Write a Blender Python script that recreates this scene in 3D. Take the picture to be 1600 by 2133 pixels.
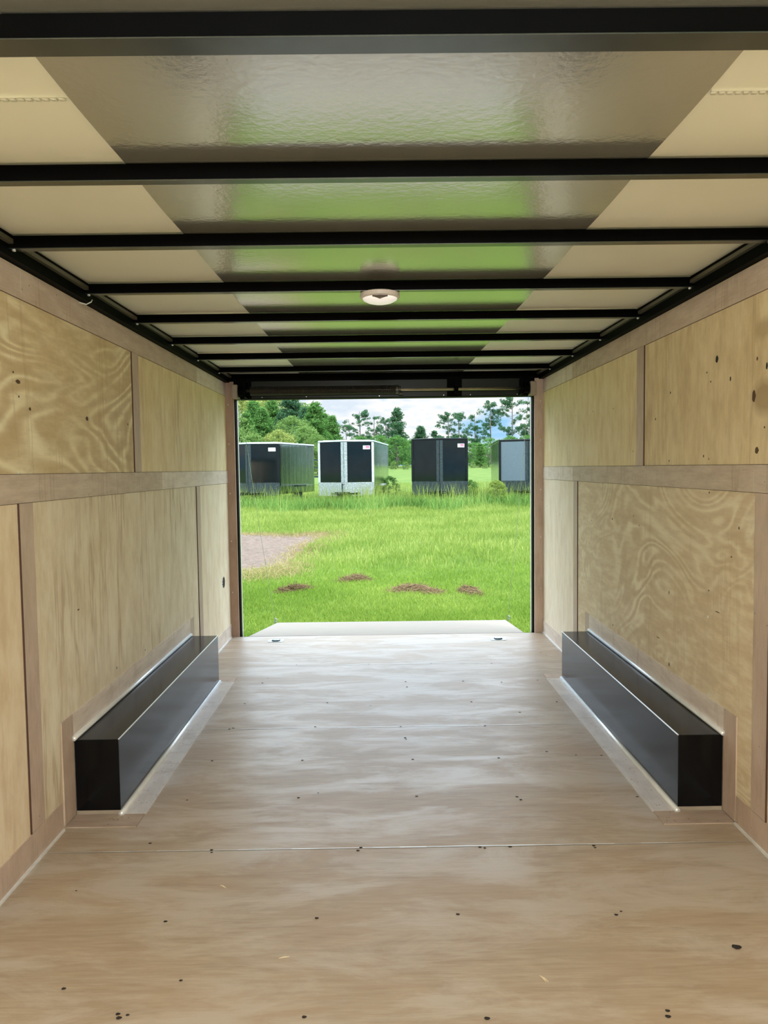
import bpy, bmesh, math, random
import numpy as np
from mathutils import Vector, Matrix
for o in list(bpy.data.objects): bpy.data.objects.remove(o)
C = bpy.context.scene.collection
S = bpy.context.scene
rnd = random.Random(7)
R = math.radians
# ------------------------------------------------------------------ camera
F, YAW, PITCH, ROLL, CX, CH = 1581.6, 0.0068, 0.0575, 0.0131, 1.1643, 1.2987
def ray(px, py):
    x3, y2, z3 = (px-800)/F, 1.0, (1066.5-py)/F
    c, s = math.cos(ROLL), math.sin(ROLL); x = x3*c+z3*s; z2 = -x3*s+z3*c
    c, s = math.cos(PITCH), math.sin(PITCH); y = y2*c+z2*s; z = -y2*s+z2*c
    c, s = math.cos(YAW), math.sin(YAW)
    return Vector((x*c+y*s, -x*s+y*c, z))
def far(px, py, Y):
    d = ray(px, py); return Vector((CX, 0, CH)) + d*(Y/d.y)
fw = ray(800, 1066.5).normalized(); rt = (ray(800+F, 1066.5)-ray(800, 1066.5)).normalized(); up = rt.cross(fw)
cam_d = bpy.data.cameras.new('camera'); cam = bpy.data.objects.new('camera', cam_d); C.objects.link(cam)
m = Matrix((rt, up, -fw)).transposed().to_4x4(); m.translation = Vector((CX, 0, CH)); cam.matrix_world = m
cam_d.sensor_fit = 'HORIZONTAL'; cam_d.sensor_width = 36; cam_d.lens = F*36/1600; cam_d.clip_start = .05; cam_d.clip_end = 2000
S.camera = cam
S.view_settings.view_transform = 'Standard'; S.view_settings.look = 'None'; S.view_settings.gamma = 1; S.view_settings.use_curve_mapping = False
S.view_settings.exposure = 0.30
# ------------------------------------------------------------------ light
SKY_LOW, SKY_HIGH, SUN, FILL_REAR = 0.84, 4.3, 1.7, 142.0
w = bpy.data.worlds.new('world'); S.world = w; w.use_nodes = True
nt = w.node_tree; nt.nodes.clear(); N = nt.nodes.new; L = nt.links.new
tc = N('ShaderNodeTexCoord'); sp = N('ShaderNodeSeparateXYZ'); L(tc.outputs['Generated'], sp.inputs[0])
mp = N('ShaderNodeMapping'); mp.inputs['Scale'].default_value = (9, 9, 26); mp.inputs['Location'].default_value = (3.1, .4, 1.7); L(tc.outputs['Generated'], mp.inputs[0])
no = N('ShaderNodeTexNoise'); no.inputs['Scale'].default_value = 1.0; no.inputs['Detail'].default_value = 6; no.inputs['Roughness'].default_value = .55; L(mp.outputs[0], no.inputs['Vector'])
cr = N('ShaderNodeValToRGB'); e = cr.color_ramp.elements
e[0].position = .38; e[0].color = (.36, .66, .98, 1); e[1].position = .56; e[1].color = (1, 1, 1, 1)
k = e.new(.47); k.color = (.62, .80, .97, 1); k = e.new(.66); k.color = (.74, .84, .94, 1)
L(no.outputs[0], cr.inputs[0])
mr = N('ShaderNodeMapRange'); mr.inputs[1].default_value = .13; mr.inputs[2].default_value = .45; mr.inputs[3].default_value = SKY_LOW; mr.inputs[4].default_value = SKY_HIGH
mr.interpolation_type = 'SMOOTHSTEP'; L(sp.outputs[2], mr.inputs[0])
bg = N('ShaderNodeBackground'); L(cr.outputs[0], bg.inputs[0]); L(mr.outputs[0], bg.inputs[1])
wo = N('ShaderNodeOutputWorld'); L(bg.outputs[0], wo.inputs[0])
sd = bpy.data.lights.new('sun', 'SUN'); sd.energy = SUN; sd.angle = R(12); sd.color = (1, .96, .88)
sun = bpy.data.objects.new('sun', sd); C.objects.link(sun); sun.rotation_euler = (R(42), 0, R(28))

# ------------------------------------------------------------------ helpers
class Mat:
    def __init__(s, name):
        s.m = bpy.data.materials.new(name); s.m.use_nodes = True; s.t = s.m.node_tree
        s.b = s.t.nodes['Principled BSDF']
    def n(s, typ, **kw):
        x = s.t.nodes.new(typ)
        for k_, v in kw.items(): x.inputs[k_.replace('_', ' ')].default_value = v
        return x
    def l(s, a, b): s.t.links.new(a, b)
    def coords(s, scale=(1, 1, 1), loc=(0, 0, 0), rot=(0, 0, 0)):
        t_ = s.n('ShaderNodeTexCoord'); m_ = s.n('ShaderNodeMapping', Scale=scale, Location=loc, Rotation=rot); s.l(t_.outputs['Object'], m_.inputs[0]); return m_.outputs[0]
    def noise(s, vec, scale=1, detail=3, rough=.5, dist=0):
        x = s.n('ShaderNodeTexNoise', Scale=scale, Detail=detail, Roughness=rough, Distortion=dist); s.l(vec, x.inputs['Vector']); return x.outputs[0]
    def math(s, op, a, b=0.0, c=0.0):
        x = s.n('ShaderNodeMath'); x.operation = op
        for i, v in enumerate((a, b, c)):
            if isinstance(v, (int, float)): x.inputs[i].default_value = v
            else: s.l(v, x.inputs[i])
        return x.outputs[0]
    def ramp(s, fac, stops):
        x = s.n('ShaderNodeValToRGB'); e_ = x.color_ramp.elements
        e_[0].position, e_[0].color = stops[0][0], (*stops[0][1], 1); e_[1].position, e_[1].color = stops[-1][0], (*stops[-1][1], 1)
        for p_, c_ in stops[1:-1]: q = e_.new(p_); q.color = (*c_, 1)
        s.l(fac, x.inputs[0]); return x.outputs[0]
    def rng(s, v, a, b, c=0., d=1.):
        x = s.n('ShaderNodeMapRange'); s.l(v, x.inputs[0])
        for i, q in enumerate((a, b, c, d)): x.inputs[i+1].default_value = q
        return x.outputs[0]
    def mix(s, f, a, b, mode='MIX'):
        x = s.n('ShaderNodeMix'); x.data_type = 'RGBA'; x.blend_type = mode
        for i, v in ((0, f), (6, a), (7, b)):
            if isinstance(v, (int, float)): x.inputs[i].default_value = v
            elif isinstance(v, tuple): x.inputs[i].default_value = (*v, 1)
            else: s.l(v, x.inputs[i])
        return x.outputs[2]
    def col(s, c):
        if isinstance(c, tuple): s.b.inputs['Base Color'].default_value = (*c, 1)
        else: s.l(c, s.b.inputs['Base Color'])
    def bump(s, h, strength=.3, dist=.002):
        x = s.n('ShaderNodeBump', Strength=strength, Distance=dist); s.l(h, x.inputs['Height']); s.l(x.outputs[0], s.b.inputs['Normal'])
    def set(s, rough=.5, metal=0., spec=.5):
        for k_, v in (('Roughness', rough), ('Metallic', metal), ('Specular IOR Level', spec)):
            if isinstance(v, (int, float)): s.b.inputs[k_].default_value = v
            else: s.l(v, s.b.inputs[k_])
        return s
def plain(name, c, rough=.5, metal=0., spec=.5, var=.12, scale=12):
    M = Mat(name); n_ = M.noise(M.coords(), scale, 4)
    M.col(M.mix(M.rng(n_, .3, .7), tuple(x*(1-var) for x in c), tuple(min(1, x*(1+var)) for x in c))); M.set(rough, metal, spec); return M.m
def ply(name, base, lt, dk, axis='y', freq=14, amt=.6, warp=1.0, crack=0., fib=.35, seed=0., rough=.6, stretch=4.0, rot=0., spec=.3, stain=.25, blots=()):
    if name.startswith('plywood_'):
        pal = lambda c_: tuple(min(.9, (x*.80+.20*(sum(c_)/3))*1.10) for x in c_)
        base, lt, dk = pal(base), pal(lt), pal(dk)
    elif name.startswith('luan') or name.startswith('floor_trim'):
        pal = lambda c_: tuple((x*.85+.15*(sum(c_)/3))*1.25 for x in c_)
        base, lt, dk = pal(base), pal(lt), pal(dk)
    M = Mat(name)
    sc = {'x': (1/stretch, 1, 1), 'y': (1, 1/stretch, 1), 'z': (1, 1, 1/stretch)}[axis]
    v = M.coords(tuple(x*1.0 for x in sc), (seed, seed*.7, seed*.31), (R(rot), 0, 0) if axis != 'x' else (0, 0, R(rot)))
    a = M.noise(v, 1.5, 2.5, .5, warp)
    band = M.math('SINE', M.math('MULTIPLY', a, freq*6.283)); band = M.rng(band, -1, 1)
    band = M.math('POWER', band, 1.6)
    fsc = {'x': (3, 60, 60), 'y': (60, 3, 60), 'z': (60, 60, 3)}[axis]
    fb = M.noise(M.coords(fsc, (seed, 0, 0)), 3, 5, .65)
    bl = M.noise(M.coords((1, 1, 1), (seed+4, 1, 2)), 2.2, 5, .6)
    msk = M.rng(M.noise(M.coords((1, .6, 1), (seed+9, 5, 1)), 1.6, 2), .35, .65)
    c = M.mix(M.math('MULTIPLY', M.math('MULTIPLY', band, amt), msk), base, lt)
    c = M.mix(M.math('MULTIPLY', M.rng(fb, .38, .75), fib), c, dk)
    c = M.mix(M.math('MULTIPLY', M.rng(bl, .45, .75), stain), c, dk)
    sm = M.noise(M.coords((1, 1, 1), (seed+2, 3, 8)), 30, 4, .6)
    c = M.mix(M.math('MULTIPLY', M.rng(sm, .5, .8), .22), c, lt)
    mt = M.noise(M.coords({'x': (4, 16, 9), 'y': (9, 4, 16), 'z': (9, 9, 3.5)}[axis], (seed+1, 0, 3)), 1.6, 6, .62)
    c = M.mix(M.math('MULTIPLY', M.rng(mt, .48, .66), .42), c, lt); c = M.mix(M.math('MULTIPLY', M.rng(mt, .48, .32), .42), c, dk)
    if crack:
        cs = {'y': (1, .35, 3.2), 'z': (1, 2.6, .20), 'x': (.35, 3.2, 1)}[axis if axis != 'y' else 'z']
        n2 = M.noise(M.coords(cs, (seed*2, seed, 0)), 1.7, 5, .6)
        ln = M.rng(M.math('ABSOLUTE', M.math('SUBTRACT', n2, .5)), .020, .0, 0, 1)
        brk = M.rng(M.noise(M.coords((1, 1, .6), (0, seed, 5)), 1.8, 2), .42, .55)
        c = M.mix(M.math('MULTIPLY', M.math('MULTIPLY', ln, brk), crack), c, (dk[0]*.72, dk[1]*.62, dk[2]*.5))
    if amt > .85: c = M.mix(M.math('MULTIPLY', M.math('MULTIPLY', M.math('SUBTRACT', 1., band), .45), msk), c, dk)
    for by, bz, ry, rz, st in blots:
        t2 = M.n('ShaderNodeTexCoord'); sx_ = M.n('ShaderNodeSeparateXYZ'); M.l(t2.outputs['Object'], sx_.inputs[0])
        du = M.math('DIVIDE', M.math('SUBTRACT', sx_.outputs[1], by), ry); dv = M.math('DIVIDE', M.math('SUBTRACT', sx_.outputs[2], bz), rz)
        rr_ = M.math('ADD', M.math('SQRT', M.math('ADD', M.math('MULTIPLY', du, du), M.math('MULTIPLY', dv, dv))), M.math('MULTIPLY', M.math('SUBTRACT', bl, .5), 2.2))
        c = M.mix(M.math('MULTIPLY', M.rng(rr_, 1.15, .6), st), c, tuple(x*.72 for x in dk))
    if 'luan' in name:      # nail holes and specks
        vo = M.n('ShaderNodeTexVoronoi', Scale=26); M.l(M.coords((1, 1, 1)), vo.inputs['Vector'])
        c = M.mix(M.math('MULTIPLY', M.rng(vo.outputs[0], .075, .05), M.rng(M.noise(M.coords(), 6, 2), .5, .56)), c, (.05, .03, .02))
    M.col(c); M.set(rough, 0, spec)
    M.bump(fb, .15, .001)
    return M.m
class MB:
    """collects shapes for ONE mesh"""
    def __init__(s): s.v = []; s.f = []; s.mi = []
    def add(s, vs, fs, mi=0):
        o = len(s.v); s.v += [tuple(x) for x in vs]; s.f += [tuple(i+o for i in f) for f in fs]; s.mi += [mi]*len(fs)
    def box(s, x0, x1, y0, y1, z0, z1, mi=0):
        s.add([(x0, y0, z0), (x1, y0, z0), (x1, y1, z0), (x0, y1, z0), (x0, y0, z1), (x1, y0, z1), (x1, y1, z1), (x0, y1, z1)],
              [(0, 3, 2, 1), (4, 5, 6, 7), (0, 1, 5, 4), (1, 2, 6, 5), (2, 3, 7, 6), (3, 0, 4, 7)], mi)
    def prism(s, pts, z0, z1, mi=0):
        n = len(pts); s.add([(x, y, z0) for x, y in pts]+[(x, y, z1) for x, y in pts],
            [tuple(range(n-1, -1, -1)), tuple(range(n, 2*n))]+[(i, (i+1) % n, n+(i+1) % n, n+i) for i in range(n)], mi)
    def hexa(s, b, t, mi=0):
        s.add(list(b)+list(t), [(3, 2, 1, 0), (4, 5, 6, 7), (0, 1, 5, 4), (1, 2, 6, 5), (2, 3, 7, 6), (3, 0, 4, 7)], mi)
    def tube(s, path, rad, seg=8, mi=0):
        path = [Vector(p) for p in path]; rr = rad if isinstance(rad, (list, tuple)) else [rad]*len(path)
        vs = []; fs = []; u0 = None
        for i, p in enumerate(path):
            d = (path[min(i+1, len(path)-1)]-path[max(i-1, 0)]).normalized()
            if u0 is None: u0 = d.orthogonal().normalized()
            u = (u0-d*u0.dot(d)).normalized(); u0 = u; v_ = d.cross(u)
            for j in range(seg):
                a = 6.28318*j/seg; vs.append(p+(u*math.cos(a)+v_*math.sin(a))*rr[i])
        n = len(path)
        for i in range(n-1):
            for j in range(seg): fs.append((i*seg+j, i*seg+(j+1) % seg, (i+1)*seg+(j+1) % seg, (i+1)*seg+j))
        fs.append(tuple(range(seg-1, -1, -1))); fs.append(tuple((n-1)*seg+j for j in range(seg)))
        s.add(vs, fs, mi)
    def lathe(s, prof, cen, axis='z', seg=32, mi=0, sx=1, sy=1):
        vs = []; fs = []; n = len(prof)
        for r_, h_ in prof:
            for j in range(seg):
                a = 6.28318*j/seg; u, v_ = r_*math.cos(a)*sx, r_*math.sin(a)*sy
                vs.append({'z': (cen[0]+u, cen[1]+v_, cen[2]+h_), 'x': (cen[0]+h_, cen[1]+u, cen[2]+v_), 'y': (cen[0]+u, cen[1]+h_, cen[2]+v_)}[axis])
        for i in range(n-1):
            for j in range(seg): fs.append((i*seg+j, i*seg+(j+1) % seg, (i+1)*seg+(j+1) % seg, (i+1)*seg+j))
        fs.append(tuple(range(seg-1, -1, -1))); fs.append(tuple((n-1)*seg+j for j in range(seg)))
        s.add(vs, fs, mi)
    def build(s, name, mats, parent=None, smooth=False, bevel=0, loc=None, weld=False):
        me = bpy.data.meshes.new(name); me.from_pydata(s.v, [], s.f)
        for m_ in (mats if isinstance(mats, (list, tuple)) else [mats]): me.materials.append(m_)
        me.polygons.foreach_set('material_index', s.mi)
        if smooth: me.polygons.foreach_set('use_smooth', [True]*len(s.f))
        me.update(); bm = bmesh.new(); bm.from_mesh(me)
        if weld: bmesh.ops.remove_doubles(bm, verts=bm.verts, dist=1e-5)
        bmesh.ops.recalc_face_normals(bm, faces=bm.faces); bm.to_mesh(me); bm.free()
        o = bpy.data.objects.new(name, me); C.objects.link(o)
        if parent is not None:
            o.parent = parent; o.location = -parent.location if loc is None else loc
        elif loc is not None: o.location = loc
        if bevel:
            b = o.modifiers.new('bevel', 'BEVEL'); b.width = bevel; b.segments = 2; b.limit_method = 'ANGLE'
        return o
def tag(o, label, cat, group=None, kind=None):
    o['label'] = label; o['category'] = cat
    if group: o['group'] = group
    if kind: o['kind'] = kind
    return o
def struct(o, label=None, cat=None):
    o['kind'] = 'structure'
    if label: o['label'] = label
    if cat: o['category'] = cat
    return o
def empty(name, loc, label, cat, group=None):
    o = bpy.data.objects.new(name, None); C.objects.link(o); o.location = loc; o.empty_display_size = .1
    return tag(o, label, cat, group)

# ------------------------------------------------------------------ materials
ply_LU1 = ply('plywood_left_upper_near', (.62, .46, .22), (.82, .72, .44), (.46, .31, .13), 'y', 22, 1., 1.2, .25, .22, 3.3, stretch=3.4)
ply_LU2 = ply('plywood_left_upper_far', (.74, .57, .27), (.84, .72, .46), (.56, .38, .16), 'z', 9, .55, .6, .5, .35, 8.1)
ply_LL1 = ply('plywood_left_lower_near', (.74, .57, .35), (.84, .74, .54), (.56, .38, .2), 'z', 8, .6, 1.2, .2, .25, 5.2)
ply_LL2 = ply('plywood_left_lower_middle', (.72, .60, .40), (.85, .77, .60), (.54, .41, .24), 'z', 8, .6, .8, .6, .5, 1.7)
ply_LL3 = ply('plywood_left_lower_far', (.78, .63, .42), (.86, .77, .58), (.62, .45, .27), 'z', 10, .6, 1.4, .2, .3, 6.6)
ply_RU1 = ply('plywood_right_upper_near', (.72, .55, .28), (.82, .68, .40), (.46, .30, .13), 'z', 7, .4, .8, .3, .3, 12.3, stain=.5, blots=[(2.52, 1.74, .09, .05, .55), (2.52, 1.52, .09, .07, .75)])
ply_RU2 = ply('plywood_right_upper_far', (.76, .59, .29), (.85, .72, .46), (.58, .40, .17), 'z', 8, .5, .7, .35, .35, 15.1)
ply_RL1 = ply('plywood_right_lower_near', (.74, .58, .36), (.84, .74, .54), (.56, .38, .2), 'z', 8, .5, 1, .2, .3, 19.2)
ply_RL2 = ply('plywood_right_lower_middle', (.67, .51, .29), (.86, .76, .54), (.52, .37, .2), 'y', 13, .9, 1.7, .2, .22, 22.4, stretch=1.8, rot=28)
ply_RL3 = ply('plywood_right_lower_far', (.77, .64, .46), (.86, .77, .60), (.62, .47, .3), 'z', 8, .45, .8, .2, .35, 25.8)
luan = ply('luan_trim', (.47, .36, .27), (.58, .47, .37), (.33, .23, .16), 'y', 6, .35, .8, .35, .5, 2.2, rough=.5)
luanz = ply('luan_trim_upright', (.45, .33, .25), (.54, .42, .33), (.31, .21, .15), 'z', 6, .3, .8, .1, .55, 4.8, rough=.5)
lump = ply('luan_trim_pale', (.60, .50, .42), (.70, .60, .52), (.44, .34, .27), 'y', 6, .35, .8, .35, .5, 7.2, rough=.5)
brown = ply('brown_post', (.37, .25, .19), (.43, .31, .24), (.26, .16, .11), 'z', 4, .3, .5, 0, .4, 1.1, rough=.5)
gap_shade_m = plain('gap_shade_maroon', (.07, .03, .018), .8)
dark_gap = plain('dark_gap', (.02, .012, .008), .8)
hole_m = plain('hole_dark', (.012, .012, .010), .8)
knot_m = plain('knot_brown', (.10, .05, .02), .7)
screw_m = plain('screw_head', (.75, .75, .75), .3, .8)
black_steel = plain('black_steel', (.0012, .0012, .0012), .55, 0, .03)
grey_flange = plain('flange_grey', (.13, .14, .13), .22, .9, .5)
rail_olive = plain('rail_olive', (.10, .095, .07), .35, .2, .5)
alum = plain('aluminium_trim', (.78, .80, .82), .34, .45, .8, .06)
# wheel box black gloss sheet
M = Mat('black_aluminium_sheet'); n_ = M.noise(M.coords((1, .12, .6)), 9, 4)
M.col((.0015, .002, .003)); M.set(M.rng(n_, .3, .7, .12, .22), 0, .24); boxm = M.m
# floor
M = Mat('floor_plywood')
v = M.coords((.28, 1, 1), (3, 0, 0)); a = M.noise(v, 2.3, 4, .6, .9)
band = M.math('POWER', M.rng(M.math('SINE', M.math('MULTIPLY', a, 70)), -1, 1), 1.4)
fb = M.noise(M.coords((3.5, 60, 10)), 2.4, 6, .7)
bl = M.noise(M.coords((.7, 1.2, 1), (7, 1, 0)), 2.6, 5, .62)
sg = M.noise(M.coords((.55, 1.7, 1), (1, 4, 0)), 3.4, 9, .68, .5)
c = M.mix(M.math('MULTIPLY', band, .35), (.39, .305, .215), (.50, .41, .305))
c = M.mix(M.math('MULTIPLY', M.rng(fb, .40, .72), .75), c, (.32, .22, .145))
fb2 = M.noise(M.coords((1.6, 20, 4), (5, 0, 0)), 2.0, 6, .7)
c = M.mix(M.math('MULTIPLY', M.rng(fb2, .50, .68), .6), c, (.27, .185, .12))
c = M.mix(M.math('MULTIPLY', M.rng(bl, .42, .60), .5), c, (.39, .275, .18))
c = M.mix(M.math('MULTIPLY', M.rng(sg, .46, .60), .55), c, (.52, .46, .395))
M.col(c); M.set(M.rng(sg, .42, .62, .46, .33), 0, .62); M.bump(fb, .12, .001); floorm = M.m
seam_m = plain('floor_seam', (.85, .85, .84), .35, .3)
floor_trim_m = ply('floor_trim_luan', (.50, .44, .40), (.62, .56, .52), (.38, .31, .27), 'y', 6, .35, .8, .4, .5, 9.9, rough=.34, spec=.8)
ramp_m = ply('ramp_plywood', (.27, .222, .175), (.30, .255, .205), (.235, .19, .145), 'x', 6, .5, .8, 0, .3, 3.9)
# ceiling sheets
def ceil(name, c, rough, spec, metal, bs, bd, coat=0):
    M = Mat(name); n1 = M.noise(M.coords((1, 1, 1)), 55, 3, .5); n2 = M.noise(M.coords(), 2, 3)
    M.col(M.mix(M.rng(n2, .3, .7), tuple(x*.95 for x in c), tuple(x*1.05 for x in c))); M.set(rough, metal, spec); M.bump(n1, bs, bd)
    return M.m
ceil_side = ceil('ceiling_side_sheet', (.84, .85, .75), .42, .5, 0, .15, .0015)
ceil_mid = ceil('ceiling_middle_sheet', (.58, .58, .53), .17, .7, .74, .35, .0018)
leaf_cols = {}

# ------------------------------------------------------------------ shell
W, YB, YE, ZT, ZC = 2.44, -1.2, 5.87, 1.96, 2.035
TH = .03
def wall_mesh(side):
    mb = MB(); x0, x1 = (-TH, 0) if side < 0 else (W, W+TH)
    xi = 0 if side < 0 else W; s = 1 if side < 0 else -1
    segs_u = [(.0 if side > 0 else YB, 3.69, 0), (3.69, YE, 1)]
    segs_l = [(.0 if side > 0 else YB, 2.51, 2), (2.51, 4.90, 3), (4.90, YE, 4)]
    for a, b, mi in segs_u: mb.box(x0, x1, a, b, 1.247, ZC, mi)
    for a, b, mi in segs_l: mb.box(x0, x1, a, b, -.05, 1.247, mi)
    if side > 0:
        mb.box(x0, x1, YB, -1.0, -.05, ZC, 2); mb.box(x0, x1, -1.0, 0., 1.86, ZC, 2)  # leaves an open side doorway, added behind the viewer to let daylight in
    # outer black skin
    xo = (x0-.03, x0) if side < 0 else (x1, x1+.03)
    if side < 0: mb.box(xo[0], xo[1], YB, YE+.1, -.15, ZC+.06, 5)
    else:
        mb.box(xo[0], xo[1], 0, YE+.1, -.15, ZC+.06, 5); mb.box(xo[0], xo[1], YB, -1., -.15, ZC+.06, 5); mb.box(xo[0], xo[1], -1., 0, 1.86, ZC+.06, 5)
    def spot(px, py, rx, rz, mi, n=10):
        d = ray(px, py); t_ = (xi-CX)/d.x; p = Vector((CX, 0, CH))+d*t_
        vs = [(xi+s*.0006, p.y+rx*math.cos(6.283*k/n)*(1+.25*math.sin(3*k)), p.z+rz*math.sin(6.283*k/n)) for k in range(n)]
        mb.add(vs, [tuple(range(n))], mi)
    return mb, spot
mb, spot = wall_mesh(-1)
for px, py, rx, rz, mi in [(181, 872, .013, .009, 7), (37, 795, .016, .007, 7), (218, 836, .004, .004, 8), (140, 800, .004, .004, 8), (38, 986, .004, .004, 8), (62, 852, .008, .006, 7),
                           (266, 884, .006, .006, 7), (163, 1270, .01, .003, 7), (243, 1391, .004, .006, 6), (302, 1354, .004, .006, 6), (70, 1349, .003, .004, 6), (331, 867, .004, .004, 8), (405, 880, .004, .003, 6),
                           (436, 888, .004, .003, 6), (27, 775, .004, .004, 6), (39, 826, .004, .004, 6)]: spot(px, py, rx, rz, mi)
spot(466, 1213, .045, .042, 6, 24)
wl = mb.build('wall_left', [ply_LU1, ply_LU2, ply_LL1, ply_LL2, ply_LL3, black_steel, hole_m, knot_m, screw_m]); struct(wl)
mb, spot = wall_mesh(1)
for px, py, rx, rz, mi in [(1494, 748, .011, .014, 6), (1571, 825, .012, .021, 7), (1577, 938, .012, .012, 7), (1598, 762, .006, .012, 6), (1522, 789, .005, .009, 6), (1481, 795, .004, .004, 6), (1473, 776, .004, .004, 6), (1397, 818, .005, .006, 6), (1366, 873, .005, .006, 6), (1235, 857, .004, .004, 6), (1278, 851, .004, .004, 6), (1200, 866, .004, .004, 6), (1319, 940, .004, .004, 7), (1593, 890, .004, .004, 6), (1578, 747, .005, .007, 7), (1394, 960, .004, .005, 6), (1466, 950, .005, .006, 7), (1477, 956, .003, .005, 6), (1276, 1081, .006, .007, 6), (1332, 1095, .004, .004, 6), (1320, 1075, .004, .004, 6), (1394, 1234, .004, .008, 6), (1477, 1230, .004, .004, 6), (1394, 1384, .005, .01, 6), (1540, 1100, .004, .006, 6), (1139, 1054, .004, .004, 6), (1167, 1071, .003, .003, 6), (1475, 1285, .006, .006, 8), (1476, 1446, .005, .008, 8), (1478, 1026, .005, .004, 7), (1233, 1084, .004, .004, 6), (1524, 1160, .006, .003, 7), (1371, 1328, .02, .002, 7), (1495, 1275, .02, .002, 7), (1277, 1302, .006, .006, 7)]: spot(px, py, rx, rz, mi)
wr = mb.build('wall_right', [ply_RU1, ply_RU2, ply_RL1, ply_RL2, ply_RL3, black_steel, hole_m, knot_m, screw_m]); struct(wr)
mb = MB(); mb.box(-.06, W+.06, YB-.05, YB, -.15, ZC+.06); struct(mb.build('wall_front', ply_LL1))
# floor, with its seams, screw holes and knots
mb = MB(); Y1 = 2.534
mb.box(0, W, YB, YE-.005, -.04, 0, 0)
for k_ in range(3):
    ys = Y1+1.219*k_; n = 26
    for i in range(n):
        xa, xb = .02+(W-.04)*i/n, .02+(W-.04)*(i+1)/n; h_ = (.0032, .0026, .0022)[k_]*(.35+.65*math.sin(math.pi*(i+.5)/n))*rnd.uniform(.6, 1.2)
        mb.add([(xa, ys-h_, .0008), (xb, ys-h_, .0008), (xb, ys+h_, .0008), (xa, ys+h_, .0008)], [(0, 1, 2, 3)], 1)
        mb.add([(xa, ys-h_-.0018, .0005), (xb, ys-h_-.0018, .0005), (xb, ys-h_, .0005), (xa, ys-h_, .0005)], [(0, 1, 2, 3)], 2)
fl_pts = [(345, 1920, 1), (660, 1913, 1), (954, 1905, 1), (1284, 1906, 1), (1294, 1899, .7), (1535, 1973, 2.2), (246, 2113, 1), (248, 2121, 1.2), (266, 2115, .8), (133, 2060, 1), (634, 2119, 1), (1015, 2122, 1.2), (1392, 2118, 1.2), (1391, 2106, 1), (377, 2043, .8), (442, 1585, 1), (630, 1584, 1), (860, 1582, 1), (1039, 1579, 1), (622, 1662, 1), (868, 1659, 1), (1077, 1660, 1), (1085, 1666, 1), (663, 1652, .6), (1139, 1566, 1), (478, 1519, 1), (486, 1517, 1), (657, 1514, 1), (835, 1514, 1), (1010, 1512, 1), (752, 1766, 1), (746, 1772, 1), (1000, 1765, 1), (1010, 1767, .8), (1063, 1764, 1.2), (441, 1771, 1), (441, 1776, .8), (1237, 1762, 1), (1240, 1766, .8), (313, 1757, 1), (510, 1466, 1), (682, 1464, 1), (982, 1462, 1), (1160, 1462, 1), (547, 1423, 1), (558, 1413, .7), (845, 1420, 1), (848, 1431, 1), (965, 1419, 1), (1045, 1421, 1), (1120, 1417, 1), (618, 1385, .8), (768, 1384, .8), (898, 1382, .8), (1024, 1382, .8), (844, 1537, 1), (1127, 1360, .8), (1253, 1574, 1), (1328, 1660, 1), (390, 1667, .8), (159, 1856, .6), (390, 1430, .7), (1083, 1484, 1), (772, 1470, .6), (846, 1540, .8), (1200, 1573, .8), (1138, 1366, .6), (1160, 1462, .7)]
def floor_at(px, py):
    d = ray(px, py); return Vector((CX, 0, CH))+d*(CH/-d.z)
for px, py, s_ in fl_pts:
    p = floor_at(px, py); n = 9; r0 = .0062*s_
    mb.add([(p.x+r0*math.cos(6.283*k/n), p.y+r0*.75*math.sin(6.283*k/n)*(1+.2*math.cos(2*k)), .0012) for k in range(n)], [tuple(range(n))], 2)
struct(mb.build('floor', [floorm, seam_m, dark_gap]))
mb = MB(); mb.box(-.06, W+.06, YB, YE, -.15, -.041); struct(mb.build('floor_subframe', black_steel), None)
# ceiling: side sheets and middle sheet sag a little between the bows
BOWS = [1.255, 1.851, 2.391, 3.0, 3.595, 4.203, 4.80, 5.43]
BW = [.05, .026, .03, .026, .026, .026, .026, .026]
bays = [YB, -.6, 0, .6]+BOWS+[5.9]
def sheet(x0, x1, z0, mi, mb, sag=.006):
    nx = 8
    for a, b in zip(bays[:-1], bays[1:]):
        ny = 10
        for i in range(nx):
            for j in range(ny):
                q = []
                for (ii, jj) in ((i, j), (i+1, j), (i+1, j+1), (i, j+1)):
                    u = jj/ny; x = x0+(x1-x0)*ii/nx; q.append((x, a+(b-a)*u, z0-sag*math.sin(math.pi*u)*math.sin(math.pi*min(max(x/W, .02), .98))**.5))
                mb.add(q, [(0, 1, 2, 3)], mi)
mb = MB(); sheet(.04, .62, ZC, 0, mb); sheet(1.78, W-.04, ZC, 0, mb); mb.box(-.06, W+.06, YB-.05, YE+.1, ZC+.012, ZC+.06, 1)
for ys in (1.533, 3.61, 4.778):          # stitched laps across the side sheets
    for x0, x1 in ((.05, .57), (1.825, W-.05)):
        mb.box(x0, x1, ys-.011, ys-.009, ZC-.0095, ZC+.003, 0)
        n = int((x1-x0)/.016)
        for i in range(n):
            xa = x0+i*.016; mb.hexa([(xa+.002, ys-.006, ZC-.009), (xa+.013, ys-.006, ZC-.009), (xa+.016, ys+.006, ZC-.009), (xa+.005, ys+.006, ZC-.009)],
                                  [(xa+.002, ys-.006, ZC), (xa+.013, ys-.006, ZC), (xa+.016, ys+.006, ZC), (xa+.005, ys+.006, ZC)], 0)
ce = mb.build('ceiling', [ceil_side, black_steel], smooth=False, weld=True); struct(ce)
mb = MB(); sheet(.572, 1.82, ZC-.004, 0, mb); md = mb.build('middle_sheet', ceil_mid, ce, loc=(0, 0, 0), weld=True); md['label'] = 'glossier grey middle sheet of the ceiling'
for o in (ce, md):
    for p in o.data.polygons: p.use_smooth = True
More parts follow.
